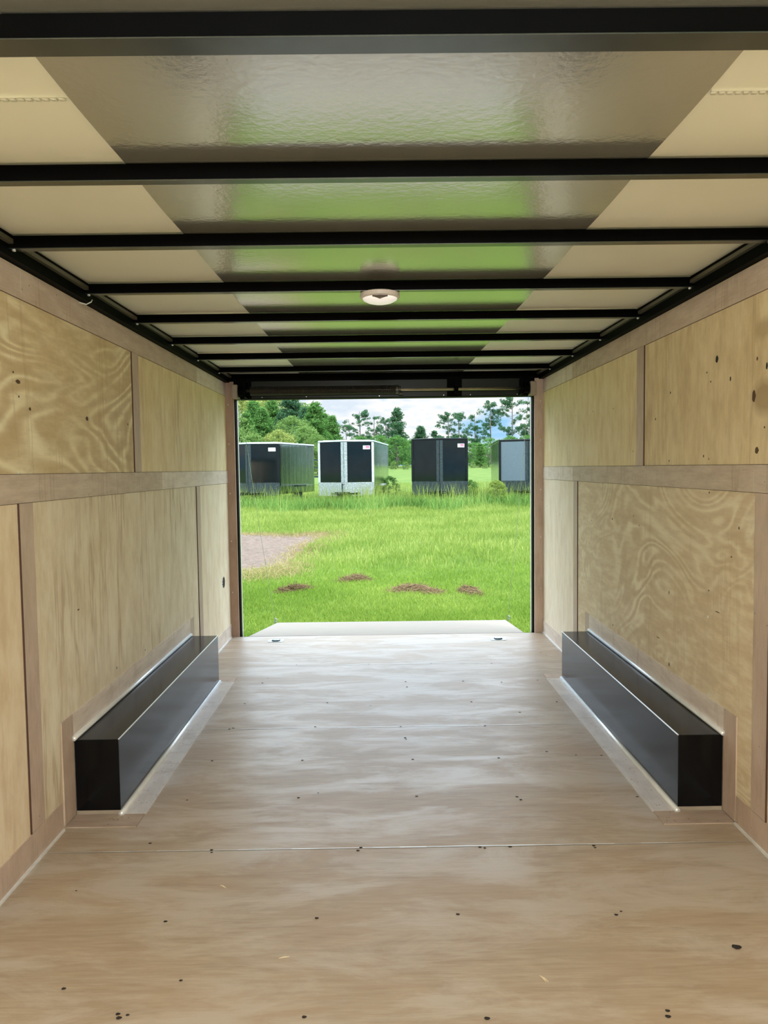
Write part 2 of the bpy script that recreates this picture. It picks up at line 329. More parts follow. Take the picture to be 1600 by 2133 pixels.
# trim strips (structure)
TT = .004; tn = [0]
def trim(x0, x1, y0, y1, z0, z1, mat, gap=0):
    tn[0] += 1; mb = MB(); mb.box(x0, x1, y0, y1, z0, z1)
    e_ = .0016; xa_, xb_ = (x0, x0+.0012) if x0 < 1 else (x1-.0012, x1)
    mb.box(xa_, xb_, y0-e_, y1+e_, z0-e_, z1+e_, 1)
    if z1-z0 > .2: mb.box(*((x0, x1+.0004) if x0 < 1 else (x0-.0004, x1)), y0-.005, y0+.0, z0, z1, 1)  # dark near-side strip paints the shadow line at the stud's gap
    return struct(mb.build('trim_%d' % tn[0], [mat, gap_shade_m]))
for s, (xa, xb) in ((-1, (0, TT)), (1, (W-TT, W))):
    j_top = [YB if s < 0 else 0, 2.53, 4.94, YE] if s < 0 else [0, 2.566, 4.97, YE]
    j_mid = [YB, 4.088, YE] if s < 0 else [0, 2.567, 4.969, YE]
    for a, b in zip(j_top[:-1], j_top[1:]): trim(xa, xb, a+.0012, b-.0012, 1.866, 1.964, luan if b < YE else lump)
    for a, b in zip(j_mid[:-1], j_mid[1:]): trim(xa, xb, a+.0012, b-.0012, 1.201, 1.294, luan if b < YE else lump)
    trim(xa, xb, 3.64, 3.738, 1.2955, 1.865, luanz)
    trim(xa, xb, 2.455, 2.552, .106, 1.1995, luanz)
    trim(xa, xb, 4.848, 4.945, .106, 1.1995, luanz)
    for i, (a, b) in enumerate([(YB if s < 0 else 0, 2.695 if s < 0 else 2.66), (4.70, YE)]):
        mb = MB(); mb.box(xa, xb, a, b, .008, .104, 0)
        x_ = xb if s < 0 else xa
        mb.box(*((0, .011) if s < 0 else (W-.011, W)), a, b, .0, .008, 1)
        struct(mb.build('baseboard_'+('left', 'right')[s > 0], [luanz if i == 0 else lump, seam_m]))
    # side rail under the roof
    mb = MB(); X = lambda d0, d1: (d0, d1) if s < 0 else (W-d1, W-d0)
    mb.box(*X(0, .034), YB, YE, 1.968, ZC+.008, 0); mb.box(*X(.034, .05), YB, YE, 2.004, 2.018, 1); mb.box(*X(.034, .04), YB, YE, 2.018, ZC+.004, 0)
    struct(mb.build('trim_rail_'+('left', 'right')[s > 0], [black_steel, rail_olive]))
# door frame
for s in (-1, 1):
    mb = MB(); x0, x1 = (0, .062) if s < 0 else (W-.066, W)
    mb.box(x0, x1, YE-.002, YE+.06, -.01, 1.975, 0)
    xi = x1 if s < 0 else x0
    a, b = (x1-.001, x1+.008) if s < 0 else (x0-.008, x0+.001)
    mb.box(a, b, YE+.03, YE+.10, -.12, 1.9, 1)
    a, b = (x1+.006, x1+.011) if s < 0 else (x0-.011, x0-.006)
    mb.box(a, b, YE+.09, YE+.12, -.12, 1.86, 2)
    mb.box(x0 if s < 0 else x0+.001, x1 if s > 0 else x1-.001, YE+.06, YE+.12, -.15, ZC+.06, 1)
    for z in (.35, .75, 1.12, 1.5, 1.8): mb.lathe([(.004, 0), (.003, -.002)], ((x0+x1)/2+.012*s, YE-.003, z), 'y', 8, 3)
    struct(mb.build('door_frame_'+('left', 'right')[s > 0], [brown if s < 0 else luanz, black_steel, seam_m, screw_m]))
mb = MB(); HZ = 1.842
mb.box(-.03, W+.03, YE+.01, YE+.12, HZ, ZC+.05, 0)
mb.box(.2, 1.70, YE+.003, YE+.012, HZ+.004, 1.975, 1); mb.box(1.815, 2.26, YE+.003, YE+.012, HZ+.004, 1.975, 1)
for x in (.28, .62, 1.18, 1.675, 1.88, 2.24): mb.lathe([(.0045, 0), (.003, -.003)], (x, YE+.004, HZ+.012), 'y', 8, 2)
struct(mb.build('door_header', [black_steel, plain('header_olive', (.008, .009, .005), .35, 0, .2), screw_m]))
# sill edge
mb = MB(); mb.box(.02, W-.02, YE-.004, YE+.012, -.12, -.002, 0); struct(mb.build('door_sill', dark_gap))

# ------------------------------------------------------------------ roof bows
ordn = ['partly visible right above the viewer, widest of the roof bows', 'second nearest the viewer, below the brightest ceiling reflection', 'third from the viewer, over the near end of the wall rails',
        'carrying the round dome light', 'fifth from the viewer, just beyond the dome light', 'third from the rear doorway', 'second from the rear doorway', 'nearest the rear doorway, smallest in view']
for i, (y, bw) in enumerate(zip(BOWS, BW)):
    mb = MB(); mb.box(.03, W-.03, y, y+bw, 1.992, 2.028, 0)
    mb.box(.03, W-.03, y+.002, y+bw+.004, 1.9895, 1.9925, 1)
    o = mb.build('roof_bow', [black_steel, grey_flange])
    tag(o, 'black steel roof bow, '+ordn[i], 'roof beam', 'roof bows')
    for sx in (.045, W-.045):
        cb = MB(); cb.lathe([(.006, 0), (.006, -.004), (.003, -.006)], (sx, y+.012, 1.9895), 'z', 10)
        c_ = cb.build('screw', screw_m, o, loc=(0, 0, 0)); c_['label'] = 'shiny screw head'
# ------------------------------------------------------------------ dome light
dl = empty('dome_light', (1.18, 3.045, 1.99), 'round white dome light under the fourth roof bow', 'light')
white_pl = plain('white_plastic', (.62, .55, .50), .35, 0, .5, .04)
M = Mat('dome_lens'); M.col((.85, .82, .78)); M.set(.25, 0, .5); M.b.inputs['Emission Color'].default_value = (1, .95, .9, 1); M.b.inputs['Emission Strength'].default_value = .35; lensm = M.m
mb = MB(); mb.lathe([(.072, 0), (.078, -.003), (.078, -.018), (.072, -.022)], dl.location, 'z', 48); mb.build('base', white_pl, dl, smooth=False)
mb = MB(); mb.lathe([(.07, -.02), (.066, -.028), (.05, -.036), (.03, -.041), (.005, -.043)], dl.location, 'z', 48); mb.build('lens', lensm, dl, smooth=True)
mb = MB()
for s in (-1, 1):
    p = dl.location
    mb.hexa([(p.x, p.y-.074, p.z-.034), (p.x+s*.03, p.y-.066, p.z-.026), (p.x+s*.03, p.y-.060, p.z-.026), (p.x, p.y-.05, p.z-.034)],
            [(p.x, p.y-.078, p.z-.024), (p.x+s*.03, p.y-.07, p.z-.0235), (p.x+s*.03, p.y-.060, p.z-.022), (p.x, p.y-.05, p.z-.024)])
o_ = mb.build('switch', plain('switch_brown', (.10, .07, .05), .5), dl); o_['label'] = 'dark V shaped switch mark'
# added fill light in a dome housing, unseen above and behind the viewer
def fill_dome(x, y, watts, lab):
    d2 = empty('dome_light', (x, y, 2.02), lab, 'light')
    mb = MB(); mb.lathe([(.072, 0), (.078, -.003), (.078, -.018), (.072, -.022)], d2.location, 'z', 32); mb.build('base', white_pl, d2)
    ld = bpy.data.lights.new('fill_lamp', 'POINT'); ld.shadow_soft_size = .06; ld.energy = watts; ld.color = (.90, .98, 1)
    lo = bpy.data.objects.new('lamp', ld); C.objects.link(lo); lo.parent = d2; lo.location = (0, 0, -.09)
fill_dome(1.22, -.55, FILL_REAR, 'added fill light on the trailer ceiling, unseen behind the viewer')

# ------------------------------------------------------------------ wheel boxes
def wheel_box(s, ya, yb, label, lab2):
    X = (lambda d: d) if s < 0 else (lambda d: W-d)
    def bx(mb, d0, d1, *a, mi=0): mb.box(min(X(d0), X(d1)), max(X(d0), X(d1)), *a, mi)
    t = empty('wheel_well_box', (X(.09), (ya+yb)/2, 0), label, 'wheel box', 'wheel well boxes')
    mb = MB(); bx(mb, .006, .172, ya, yb, .02, .293); mb.build('cover', boxm, t, bevel=.002)
    b2 = MB()
    b2.tube([(X(.1725), ya+.002, .2935), (X(.1725), yb, .2935)], .0028, 6); o = b2.build('edge_trim', alum, t); o['label'] = 'bright bare metal long top edge'
    b2 = MB(); b2.tube([(X(.176), ya-.01, .009), (X(.176), yb, .009)], .0105, 10); o = b2.build('bead', alum, t, smooth=True); o['label'] = 'silver bead along the floor'
    b2 = MB(); b2.tube([(X(.009), ya-.012, .301), (X(.009), yb, .301)], .0095, 10); o = b2.build('bead', alum, t, smooth=True); o['label'] = 'silver bead along the wall'
    # gasket under the near face
    b2 = MB(); bx(b2, .004, .170, ya+.006, yb-.01, .001, .0205); b2.build('plinth', plain('caulk', (.32, .26, .2), .7), t)
    # strips
    b2 = MB(); bx(b2, .165, .266, ya+.005, yb+.01, .0005, .0045)
    nails = [(rnd.uniform(.2, .26), rnd.uniform(ya, yb)) for _ in range(26)]
    for d, y in nails: b2.lathe([(.0022, 0), (.001, .0006)], (X(d), y, .0045), 'z', 6, 1)
    b2.build('floor_strip', [floor_trim_m, dark_gap], t)
    b2 = MB(); b2.prism([(X(.002), ya-.10), (X(.262), ya-.10), (X(.262), ya+.002), (X(.002), ya+.002)], .0005, .0045)
    for k_ in range(6): b2.lathe([(.0022, 0), (.001, .0006)], (X(rnd.uniform(.15, .25)), ya-rnd.uniform(.02, .09), .0045), 'z', 6, 1)
    b2.build('end_strip', [ply('end_luan', (.42, .32, .25), (.5, .4, .33), (.3, .21, .16), 'x', 6, .3, .8, .2, .5, 5.5+s), dark_gap], t)
    b2 = MB(); b2.prism([(X(.002), yb+.012), (X(.262), yb+.012), (X(.262), yb+.11), (X(.002), yb+.11)], .0005, .0045); b2.build('end_strip', luanz, t)
    b2 = MB(); bx(b2, .0, .0045, ya, yb+.01, .297, .392); b2.build('wall_strip', lump, t)
    b2 = MB(); bx(b2, .0, .0045, ya-.1, ya-.001, .008, .392); b2.build('upright_strip', luanz, t)
    b2 = MB(); bx(b2, .0, .0045, yb+.012, yb+.10, .008, .392); b2.build('upright_strip', luanz, t)
    return t
wheel_box(-1, 2.812, 4.59, 'long glossy black wheel well box along the left plywood wall', '')
wheel_box(1, 2.765, 4.56, 'long glossy black wheel well box along the right plywood wall', '')

# ------------------------------------------------------------------ spring assembly over the doorway
zs = 1.895; ysx = YE-.06
sa = empty('door_spring_assembly', (1.22, ysx, zs), 'dark torsion spring and steel shaft mounted over the rear doorway', 'door spring')
mb = MB(); mb.tube([(.16, ysx, zs+.002), (2.30, ysx, zs-.004)], .0105, 12); o = mb.build('shaft', plain('shaft_steel', (.42, .36, .26), .3, .9), sa, smooth=True)
mb = MB(); pts = []
turns = 150
for i in range(turns*10+1):
    a = i/10*2*math.pi; pts.append((.20+1.11*i/(turns*10), ysx+.031*math.cos(a), zs+.031*math.sin(a)))
mb.tube(pts, .0036, 5); mb.build('spring', plain('spring_black', (.035, .03, .022), .3, .6), sa, smooth=True)
mb = MB(); mb.lathe([(.034, 0), (.034, .02), (.026, .024), (.026, .04)], (1.305, ysx, zs), 'x', 20); mb.lathe([(.012, 0), (.012, .03)], (1.33, ysx-.03, zs-.03), 'x', 10); mb.build('winding_cone', plain('cone', (.09, .085, .07), .4, .8), sa)
mb = MB(); mb.box(1.755, 1.775, ysx-.012, YE+.01, zs-.03, zs+.06); mb.lathe([(.02, 0), (.02, .03)], (1.75, ysx, zs), 'x', 16); mb.lathe([(.007, 0), (.007, .01)], (1.765, ysx-.02, zs-.032), 'y', 8); mb.build('center_bracket', black_steel, sa)
for x in (.115, 2.275):
    mb = MB(); mb.lathe([(.045, 0), (.045, .006), (.036, .008), (.036, .035), (.045, .037), (.045, .043)], (x, ysx, zs), 'x', 28); mb.box(x+.045 if x < 1 else x-.02, x+.055 if x < 1 else x-.01, ysx-.05, YE+.01, zs-.05, zs+.07)
    for k_ in range(3): mb.lathe([(.006, 0), (.006, -.012)], (x+.05-.09*(x > 1)+.01*k_, ysx-.03, zs-.045+.03*k_), 'y', 8)
    mb.build('cable_drum', black_steel, sa)
for s in (-1, 1):
    mb = MB(); x0, x1 = (.064, .108) if s < 0 else (2.325, 2.372)
    vs = []
    mb.box(x0, x1, YE-.085, YE-.005, 1.838, 1.945)
    o = mb.build('cover_block', plain('cover_tan', (.30, .24, .18), .5), bevel=.008)
    tag(o, ('tan drum cover at the left end of the door spring', 'tan drum cover at the right end of the door spring')[s > 0], 'cover', 'drum covers')

# ramp
ra = empty('ramp_door', (1.2, YE+.02, 0), 'pale plywood ramp door lowered onto the grass behind the sill', 'ramp')
A, B = (.128, YE+.022, -.004), (2.292, YE+.015, -.004); Cc, D = (2.35, 7.11, -.15), (.188, 7.14, -.15)
mb = MB(); dn = lambda p, d: (p[0], p[1], p[2]-d)
mb.hexa([dn(A, .018), dn(B, .018), dn(Cc, .018), dn(D, .018)], [A, B, Cc, D]); mb.build('board', ramp_m, ra)
mb = MB()
for p, q in ((A, D), (B, Cc), (D, Cc)):
    mb.tube([dn(p, .034), dn(q, .034)], .016, 4)
mb.build('frame', black_steel, ra)
mb = MB(); mb.hexa([dn(D, .02), dn(Cc, .02), (2.34, 7.36, -.43), (.20, 7.38, -.43)], [D, Cc, (2.34, 7.38, -.41), (.20, 7.40, -.41)]); mb.build('flap', plain('flap_metal', (.3, .3, .3), .4, .8), ra)
mb = MB()
for i in range(9):
    x = .2+i*.25; mb.tube([(x, YE+.012, -.012), (x+.12, YE+.012, -.012)], .008, 8)
mb.build('hinge', black_steel, ra)
for x, y in ((.168, 7.12), (2.37, 7.09)):
    mb = MB(); mb.tube([(x, y, -.17), (x, y, -.10)], .006, 8); mb.tube([(x-.0, y, -.105), (x+.02, y, -.115), (x+.02, y, -.135), (x, y, -.14)], .004, 6); mb.build('cable_anchor', plain('anchor', (.4, .42, .42), .35, .9), ra)
cab_m = plain('cable_steel', (.55, .56, .5), .35, .7)
for pts_, lab in (([(.11, YE-.03, 1.88), (.168, 7.12, -.12)], 'thin steel lift cable running down the left side of the doorway to the ramp'),
                  ([(2.325, YE-.03, 1.88), (2.37, 7.09, -.12)], 'thin steel lift cable running down the right side of the doorway to the ramp')):
    a, b = Vector(pts_[0]), Vector(pts_[1]); mb = MB()
    mb.tube([a+(b-a)*(i/14)+Vector((0, 0, -.05*math.sin(math.pi*i/14))) for i in range(15)], .0016, 6)
    tag(mb.build('lift_cable', cab_m), lab, 'cable', 'ramp lift cables')
# tie downs
zinc = plain('zinc_plate', (.45, .62, .70), .25, .9)
for px, lab in ((575, 'recessed steel tie-down ring plate in the floor near the left door post'), (1038, 'recessed steel tie-down ring plate in the floor near the right door post')):
    p = floor_at(px, 1335 if px < 800 else 1331); t = empty('tie_down_ring', (p.x, p.y, 0), lab, 'tie-down ring', 'floor tie-down rings')
    mb = MB(); mb.prism([(p.x-.06, p.y-.03), (p.x-.05, p.y-.045), (p.x+.05, p.y-.045), (p.x+.06, p.y-.03), (p.x+.06, p.y+.03), (p.x+.05, p.y+.045), (p.x-.05, p.y+.045), (p.x-.06, p.y+.03)], .0002, .003); mb.build('plate', zinc, t)
    mb = MB(); mb.prism([(p.x-.032, p.y-.022), (p.x+.032, p.y-.022), (p.x+.032, p.y+.022), (p.x-.032, p.y+.022)], .003, .0036); mb.build('recess', hole_m, t)
    mb = MB(); mb.tube([(p.x-.026, p.y+.016, .007), (p.x-.024, p.y-.010, .008), (p.x-.012, p.y-.02, .008), (p.x+.012, p.y-.02, .008), (p.x+.024, p.y-.010, .008), (p.x+.026, p.y+.016, .007)], .004, 8); mb.build('ring', plain('ring_steel', (.35, .4, .45), .3, .9), t, smooth=True)
    for dx in (-.05, .05):
        mb = MB(); mb.lathe([(.006, 0), (.004, .002)], (p.x+dx, p.y, .003), 'z', 10); mb.build('screw', screw_m, t)
# hanging wire at the left roof rail
mb = MB(); pw = []
for px, py, d in ((165, 630, .02), (180, 634, .04), (190, 629, .055), (192, 625, .05)):
    q = ray(px, py); t_ = (d-CX)/q.x; pw.append(Vector((CX, 0, CH))+q*t_)
mb.tube(pw, .0022, 6); tag(mb.build('wire', plain('wire_white', (.6, .6, .55), .4)), 'short pale wire hanging below the left roof rail', 'wire')
# slivers of wood on the floor
for i, (px, py, an, lab) in enumerate([(592, 1996, 14, 'pale sliver of wood on the floor, left of center'), (1131, 2040, 115, 'forked sliver of wood on the floor, right of center'), (465, 1848, -40, 'small pale wood chip on the floor beside the near seam')]):
    p = floor_at(px, py); mb = MB(); a = R(an); dx, dy = math.cos(a)*.014, math.sin(a)*.014
    mb.tube([(p.x-dx, p.y-dy, .0022), (p.x, p.y, .0035), (p.x+dx, p.y+dy, .002)], [.0006, .0018, .0005], 5)
    if i == 1: mb.tube([(p.x-dx+.006, p.y-dy, .0022), (p.x+.004, p.y, .003), (p.x+dx, p.y+dy, .002)], [.0006, .0015, .0005], 5)
    tag(mb.build('wood_sliver', plain('sliver', (.75, .62, .42), .6)), lab, 'wood chip', 'wood slivers on the floor')

# ------------------------------------------------------------------ outdoors
def gz(x, y):
    if y < 8: z = -.45
    elif y < 29: z = -.45+.35*(y-8)/21
    elif y < 90: z = -.1+1.7*(y-29)/61
    else: z = 1.6
    return z+.02*math.sin(x*1.3+y*.7)+.015*math.sin(y*2.1-x)
mb = MB(); xs = [-400, -150, -70, -35]+[-20+i*1.0 for i in range(45)]+[40, 70, 150, 400]; ysl = [-60, -20, -5, 0]+[4+i*.6 for i in range(60)]+[40+i*5 for i in range(12)]+[110, 150, 250, 600]
nx, ny = len(xs), len(ysl)
mb.add([(x, y, gz(x, y)) for y in ysl for x in xs], [(j*nx+i, j*nx+i+1, (j+1)*nx+i+1, (j+1)*nx+i) for j in range(ny-1) for i in range(nx-1)])
M = Mat('lawn_soil'); n1 = M.noise(M.coords((1, 1, 1)), 1.1, 6, .6); n2 = M.noise(M.coords((1, 1, 1)), 25, 5, .7)
c = M.mix(M.rng(n1, .35, .65), (.10, .165, .03), (.15, .21, .045)); c = M.mix(M.math('MULTIPLY', M.rng(n2, .4, .7), .5), c, (.043, .085, .015))
M.col(c); M.set(.9, 0, .1); M.bump(n2, .5, .03)
struct(mb.build('ground', M.m, smooth=True))
# dirt patch
GP = lambda px, py: (lambda d: Vector((CX, 0, CH))+d*((CH+.33)/-d.z))(ray(px, py))
def ground_pt(px, py):
    d = ray(px, py); t_ = 5.
    while t_ < 200:
        p = Vector((CX, 0, CH))+d*t_
        if p.z < gz(p.x, p.y): return p
        t_ += .03
    return p
poly = [(400, 1118), (520, 1114), (600, 1117), (690, 1112), (680, 1124), (640, 1142), (615, 1165), (590, 1190), (560, 1196), (500, 1202), (380, 1207)]
pp = []
for i in range(len(poly)):
    a, b = poly[i], poly[(i+1) % len(poly)]
    for k_ in range(6):
        u = k_/6; p = ground_pt(a[0]+(b[0]-a[0])*u+rnd.uniform(-4, 4), a[1]+(b[1]-a[1])*u+rnd.uniform(-1, 1)); pp.append(p)
PATCH = [(p.x, p.y) for p in pp]
def inside(x, y, P=PATCH):
    r_ = False; j = len(P)-1
    for i in range(len(P)):
        if (P[i][1] > y) != (P[j][1] > y) and x < (P[j][0]-P[i][0])*(y-P[i][1])/(P[j][1]-P[i][1])+P[i][0]: r_ = not r_
        j = i
    return r_
mb = MB(); xs_ = [p[0] for p in PATCH]; ys_ = [p[1] for p in PATCH]
step = .09; x = min(xs_)
while x < max(xs_):
    y = min(ys_)
    while y < max(ys_):
        if inside(x+step/2, y+step/2):
            q = [(x, y), (x+step, y), (x+step, y+step), (x, y+step)]
            mb.add([(a, b, gz(a, b)+.022+.012*math.sin(a*31+b*17)*math.sin(b*23-a*9)) for a, b in q], [(0, 1, 2, 3)])
        y += step
    x += step
M = Mat('dirt'); n1 = M.noise(M.coords(), 9, 7, .75); n2 = M.noise(M.coords((1, 1, 1), (3, 3, 3)), 1.5, 4)
M.col(M.mix(M.rng(n1, .35, .7), M.mix(M.rng(n2, .4, .6), (.125, .09, .07), (.155, .105, .085)), (.25, .195, .15))); M.set(.95, 0, .1); M.bump(n1, .8, .04)
o = mb.build('dirt_patch', M.m); tag(o, 'bare brown rectangular dirt patch in the grass at left', 'dirt patch', None, 'stuff')

def blades(name, pts, hgt, wid, mat, lean=.5, cols=None):
    """pts (n,3) -> one mesh of curved two segment blades"""
    n = len(pts); rg = np.random.default_rng(len(name)+n)
    a = rg.uniform(0, 2*np.pi, n); h_ = hgt*rg.uniform(.55, 1.25, n); w_ = wid*rg.uniform(.7, 1.3, n); l_ = lean*rg.uniform(.1, 1, n)*h_; b = rg.uniform(0, 2*np.pi, n)
    dx, dy = np.cos(a)*w_/2, np.sin(a)*w_/2; lx, ly = np.cos(b)*l_, np.sin(b)*l_
    V = np.zeros((n, 5, 3)); P = np.asarray(pts)
    V[:, 0] = P+np.stack([-dx, -dy, 0*dx], 1); V[:, 1] = P+np.stack([dx, dy, 0*dx], 1)
    V[:, 2] = P+np.stack([dx*.8+lx*.35, dy*.8+ly*.35, h_*.6], 1); V[:, 3] = P+np.stack([-dx*.8+lx*.35, -dy*.8+ly*.35, h_*.6], 1)
    V[:, 4] = P+np.stack([lx, ly, h_], 1)
    me = bpy.data.meshes.new(name); me.vertices.add(n*5); me.vertices.foreach_set('co', V.ravel())
    idx = (np.arange(n)*5)[:, None]; q = np.concatenate([idx+np.array([[0, 1, 2, 3]]), idx+np.array([[3, 2, 4]])], 1).ravel()
    me.loops.add(len(q)); me.loops.foreach_set('vertex_index', q)
    me.polygons.add(2*n); st = (np.arange(n)[:, None]*7+np.array([[0, 4]])).ravel(); me.polygons.foreach_set('loop_start', st)
    me.update(calc_edges=True); me.validate()
    at = me.attributes.new('tint', 'FLOAT', 'POINT'); at.data.foreach_set('value', np.repeat(rg.uniform(0, 1, n), 5))
    me.materials.append(mat); o = bpy.data.objects.new(name, me); C.objects.link(o); return o
def leafmat(name, c0, c1, c2, trans=.35, big=None):
    M = Mat(name); at = M.n('ShaderNodeAttribute'); at.attribute_name = 'tint'
    n1 = M.noise(M.coords((1, 1, 1)), .55 if big is None else big, 4, .6)
    f = M.math('ADD', M.math('MULTIPLY', at.outputs['Fac'], .55), M.rng(n1, .3, .7, 0, .45))
    c = M.ramp(f, [(0., c0), (.5, c1), (1., c2)])
    M.t.nodes.remove(M.b); d = M.n('ShaderNodeBsdfDiffuse'); t_ = M.n('ShaderNodeBsdfTranslucent'); x = M.n('ShaderNodeMixShader'); x.inputs[0].default_value = trans
    M.l(c, d.inputs[0]); M.l(c, t_.inputs[0]); M.l(d.outputs[0], x.inputs[1]); M.l(t_.outputs[0], x.inputs[2]); M.l(x.outputs[0], M.t.nodes['Material Output'].inputs[0]); return M.m
g_short = leafmat('grass_short', (0.109, 0.193, 0.025), (0.206, 0.313, 0.047), (0.369, 0.443, 0.100))
g_long = leafmat('grass_long', (0.125, 0.199, 0.035), (0.259, 0.344, 0.072), (0.442, 0.466, 0.151))
g_dry = leafmat('grass_dry', (0.264, 0.203, 0.090), (0.426, 0.345, 0.165), (0.232, 0.285, 0.060))
rg = np.random.default_rng(3)
def scatter(n, y0, y1, p=1.6, spread=.30, reject=None):
    y = (y0**(1-p)+(y1**(1-p)-y0**(1-p))*rg.uniform(0, 1, n))**(1/(1-p)); x = CX+.0+rg.uniform(-spread, spread, n)*y
    out = [(a, b, gz(a, b)) for a, b in zip(x, y) if not (reject and reject(a, b))]
    return np.array(out)
RX = lambda a, b: (.15 < a < 2.4 and b < 7.42)
near = scatter(230000, 6.0, 26, 1.9, .30, lambda a, b: RX(a, b) or inside(a, b) or b < 6.1)
tag(blades('lawn_grass', near, .055, .007, g_short, 1.1), 'bright green mown grass filling the field beyond the ramp', 'grass', None, 'stuff')
mid = scatter(150000, 12.5, 46, 1.5, .30, lambda a, b: inside(a, b) or rnd.random() > (b-12)/12)
tag(blades('field_grass', mid, .13, .014, g_long, .8), 'longer light green grass in front of the parked trailers', 'grass', None, 'stuff')
# dry rim round the dirt patch
rim = []
for i in range(len(PATCH)):
    a, b = PATCH[i], PATCH[(i+1) % len(PATCH)]
    for k_ in range(160):
        u = rnd.random(); x = a[0]+(b[0]-a[0])*u+rnd.gauss(.05, .22); y = a[1]+(b[1]-a[1])*u+rnd.gauss(0, .25); rim.append((x, y, gz(x, y)+.015))
tag(blades('dry_grass', np.array(rim), .06, .010, g_dry, 2.0), 'straw coloured dry grass rimming the dirt patch', 'dry grass', None, 'stuff')
# tall weeds in front of the trailers
tw = []
for cx_, cy_, rx, ry, n in [(-6.0, 28.6, 2.6, 1.3, 2600), (-3.2, 29.6, 1.6, 1.2, 1400), (-1.2, 27.6, 1.8, .8, 1300), (.6, 29.5, 1.2, 2.0, 1700), (2.3, 27.5, 2.0, .9, 2600), (4.6, 29.5, 1.4, 1.4, 900), (6.6, 29.2, 2.4, 1.2, 2200)]:
    for _ in range(n):
        a = rnd.gauss(cx_, rx*.55); b = rnd.gauss(cy_, ry*.5)-abs(rnd.gauss(0, 1.1))*(.5+.5*math.sin(a*2.3)); tw.append((a, b, gz(a, b)))
tall_ = [p for i_, p in enumerate(tw) if i_ % 5 == 0]
tag(blades('seed_stalks', np.array(tall_), .8, .012, g_long, .35), 'sparse high seed stalks standing above the grass by the trailers', 'grass', None, 'stuff')
tag(blades('tall_grass', np.array(tw), .40, .022, leafmat('grass_dark', (0.080, 0.160, 0.040), (0.176, 0.320, 0.072), (0.320, 0.464, 0.128)), .9), 'tall seeding grass growing around the trailer noses', 'tall grass', None, 'stuff')
# hay clumps
straw = leafmat('straw', (0.066, 0.039, 0.022), (0.162, 0.105, 0.058), (0.288, 0.204, 0.110), .1)
for (px, py, lx_, n, lab) in [(612, 1232, .26, 380, 'small brown clump of cut hay on the grass, leftmost of four'), (738, 1212, .26, 420, 'brown clump of cut hay behind the others, below the dirt patch corner'), (865, 1234, .40, 800, 'largest mound of brown cut hay, in front of the ramp center'), (980, 1238, .16, 300, 'small dark clump of cut hay, rightmost of four')]:
    p0 = ground_pt(px, py); P = []
    mb = MB()
    for i in range(n):
        r_ = rnd.random()**.6; a = rnd.uniform(0, 6.283); x = p0.x+lx_*r_*math.cos(a); y = p0.y+.2*r_*math.sin(a)+.1*math.sin(x*9); z = gz(x, y)+.02+.085*(1-r_*r_)*rnd.random()
        d = Vector((rnd.gauss(0, 1), rnd.gauss(0, 1), rnd.gauss(0, .35))).normalized()*rnd.uniform(.03, .09); u = d.orthogonal().normalized()*.003; q = Vector((x, y, z))
        mb.add([q-d-u, q-d+u, q+d+u, q+d-u], [(0, 1, 2, 3)]); P += [rnd.random()]*4
    hb = mb.build('hay_clump', straw); at = hb.data.attributes.new('tint', 'FLOAT', 'POINT'); at.data.foreach_set('value', P)
    tag(hb, lab, 'hay clump', 'clumps of cut hay')

# ------------------------------------------------------------------ parked trailers
blk = plain('trailer_black', (.004, .008, .009), .06, 0, .35, .2, 3)
blk_pl = plain('trailer_diamond_black', (.03, .045, .055), .3, .3, .6, .4, 25)
def diamond(name, c):
    M = Mat(name); vr = M.n('ShaderNodeTexVoronoi', Scale=16); M.l(M.coords((1, 1, 1)), vr.inputs['Vector'])
    M.col(M.mix(M.rng(vr.outputs[0], .2, .5), c, tuple(x*.72 for x in c))); M.set(.3, .5, .5); M.bump(vr.outputs[0], .4, .01); return M.m
dia_w = diamond('diamond_plate', (.56, .60, .62)); dia_b = diamond('diamond_plate_black', (.065, .085, .095))
wht = plain('trailer_white_trim', (.55, .60, .60), .35, .1)
film = plain('silver_film', (.13, .17, .20), .35, .1, .5, .05)
M = Mat('trailer_side'); n1 = M.noise(M.coords((1, 9, .35)), 1.2, 4, .6); M.col((.42, .48, .45)); M.set(M.rng(n1, .3, .7, .06, .14), 1., .8); M.bump(n1, .6, .03); side_m = M.m
tyre = plain('tyre', (.02, .02, .02), .8)
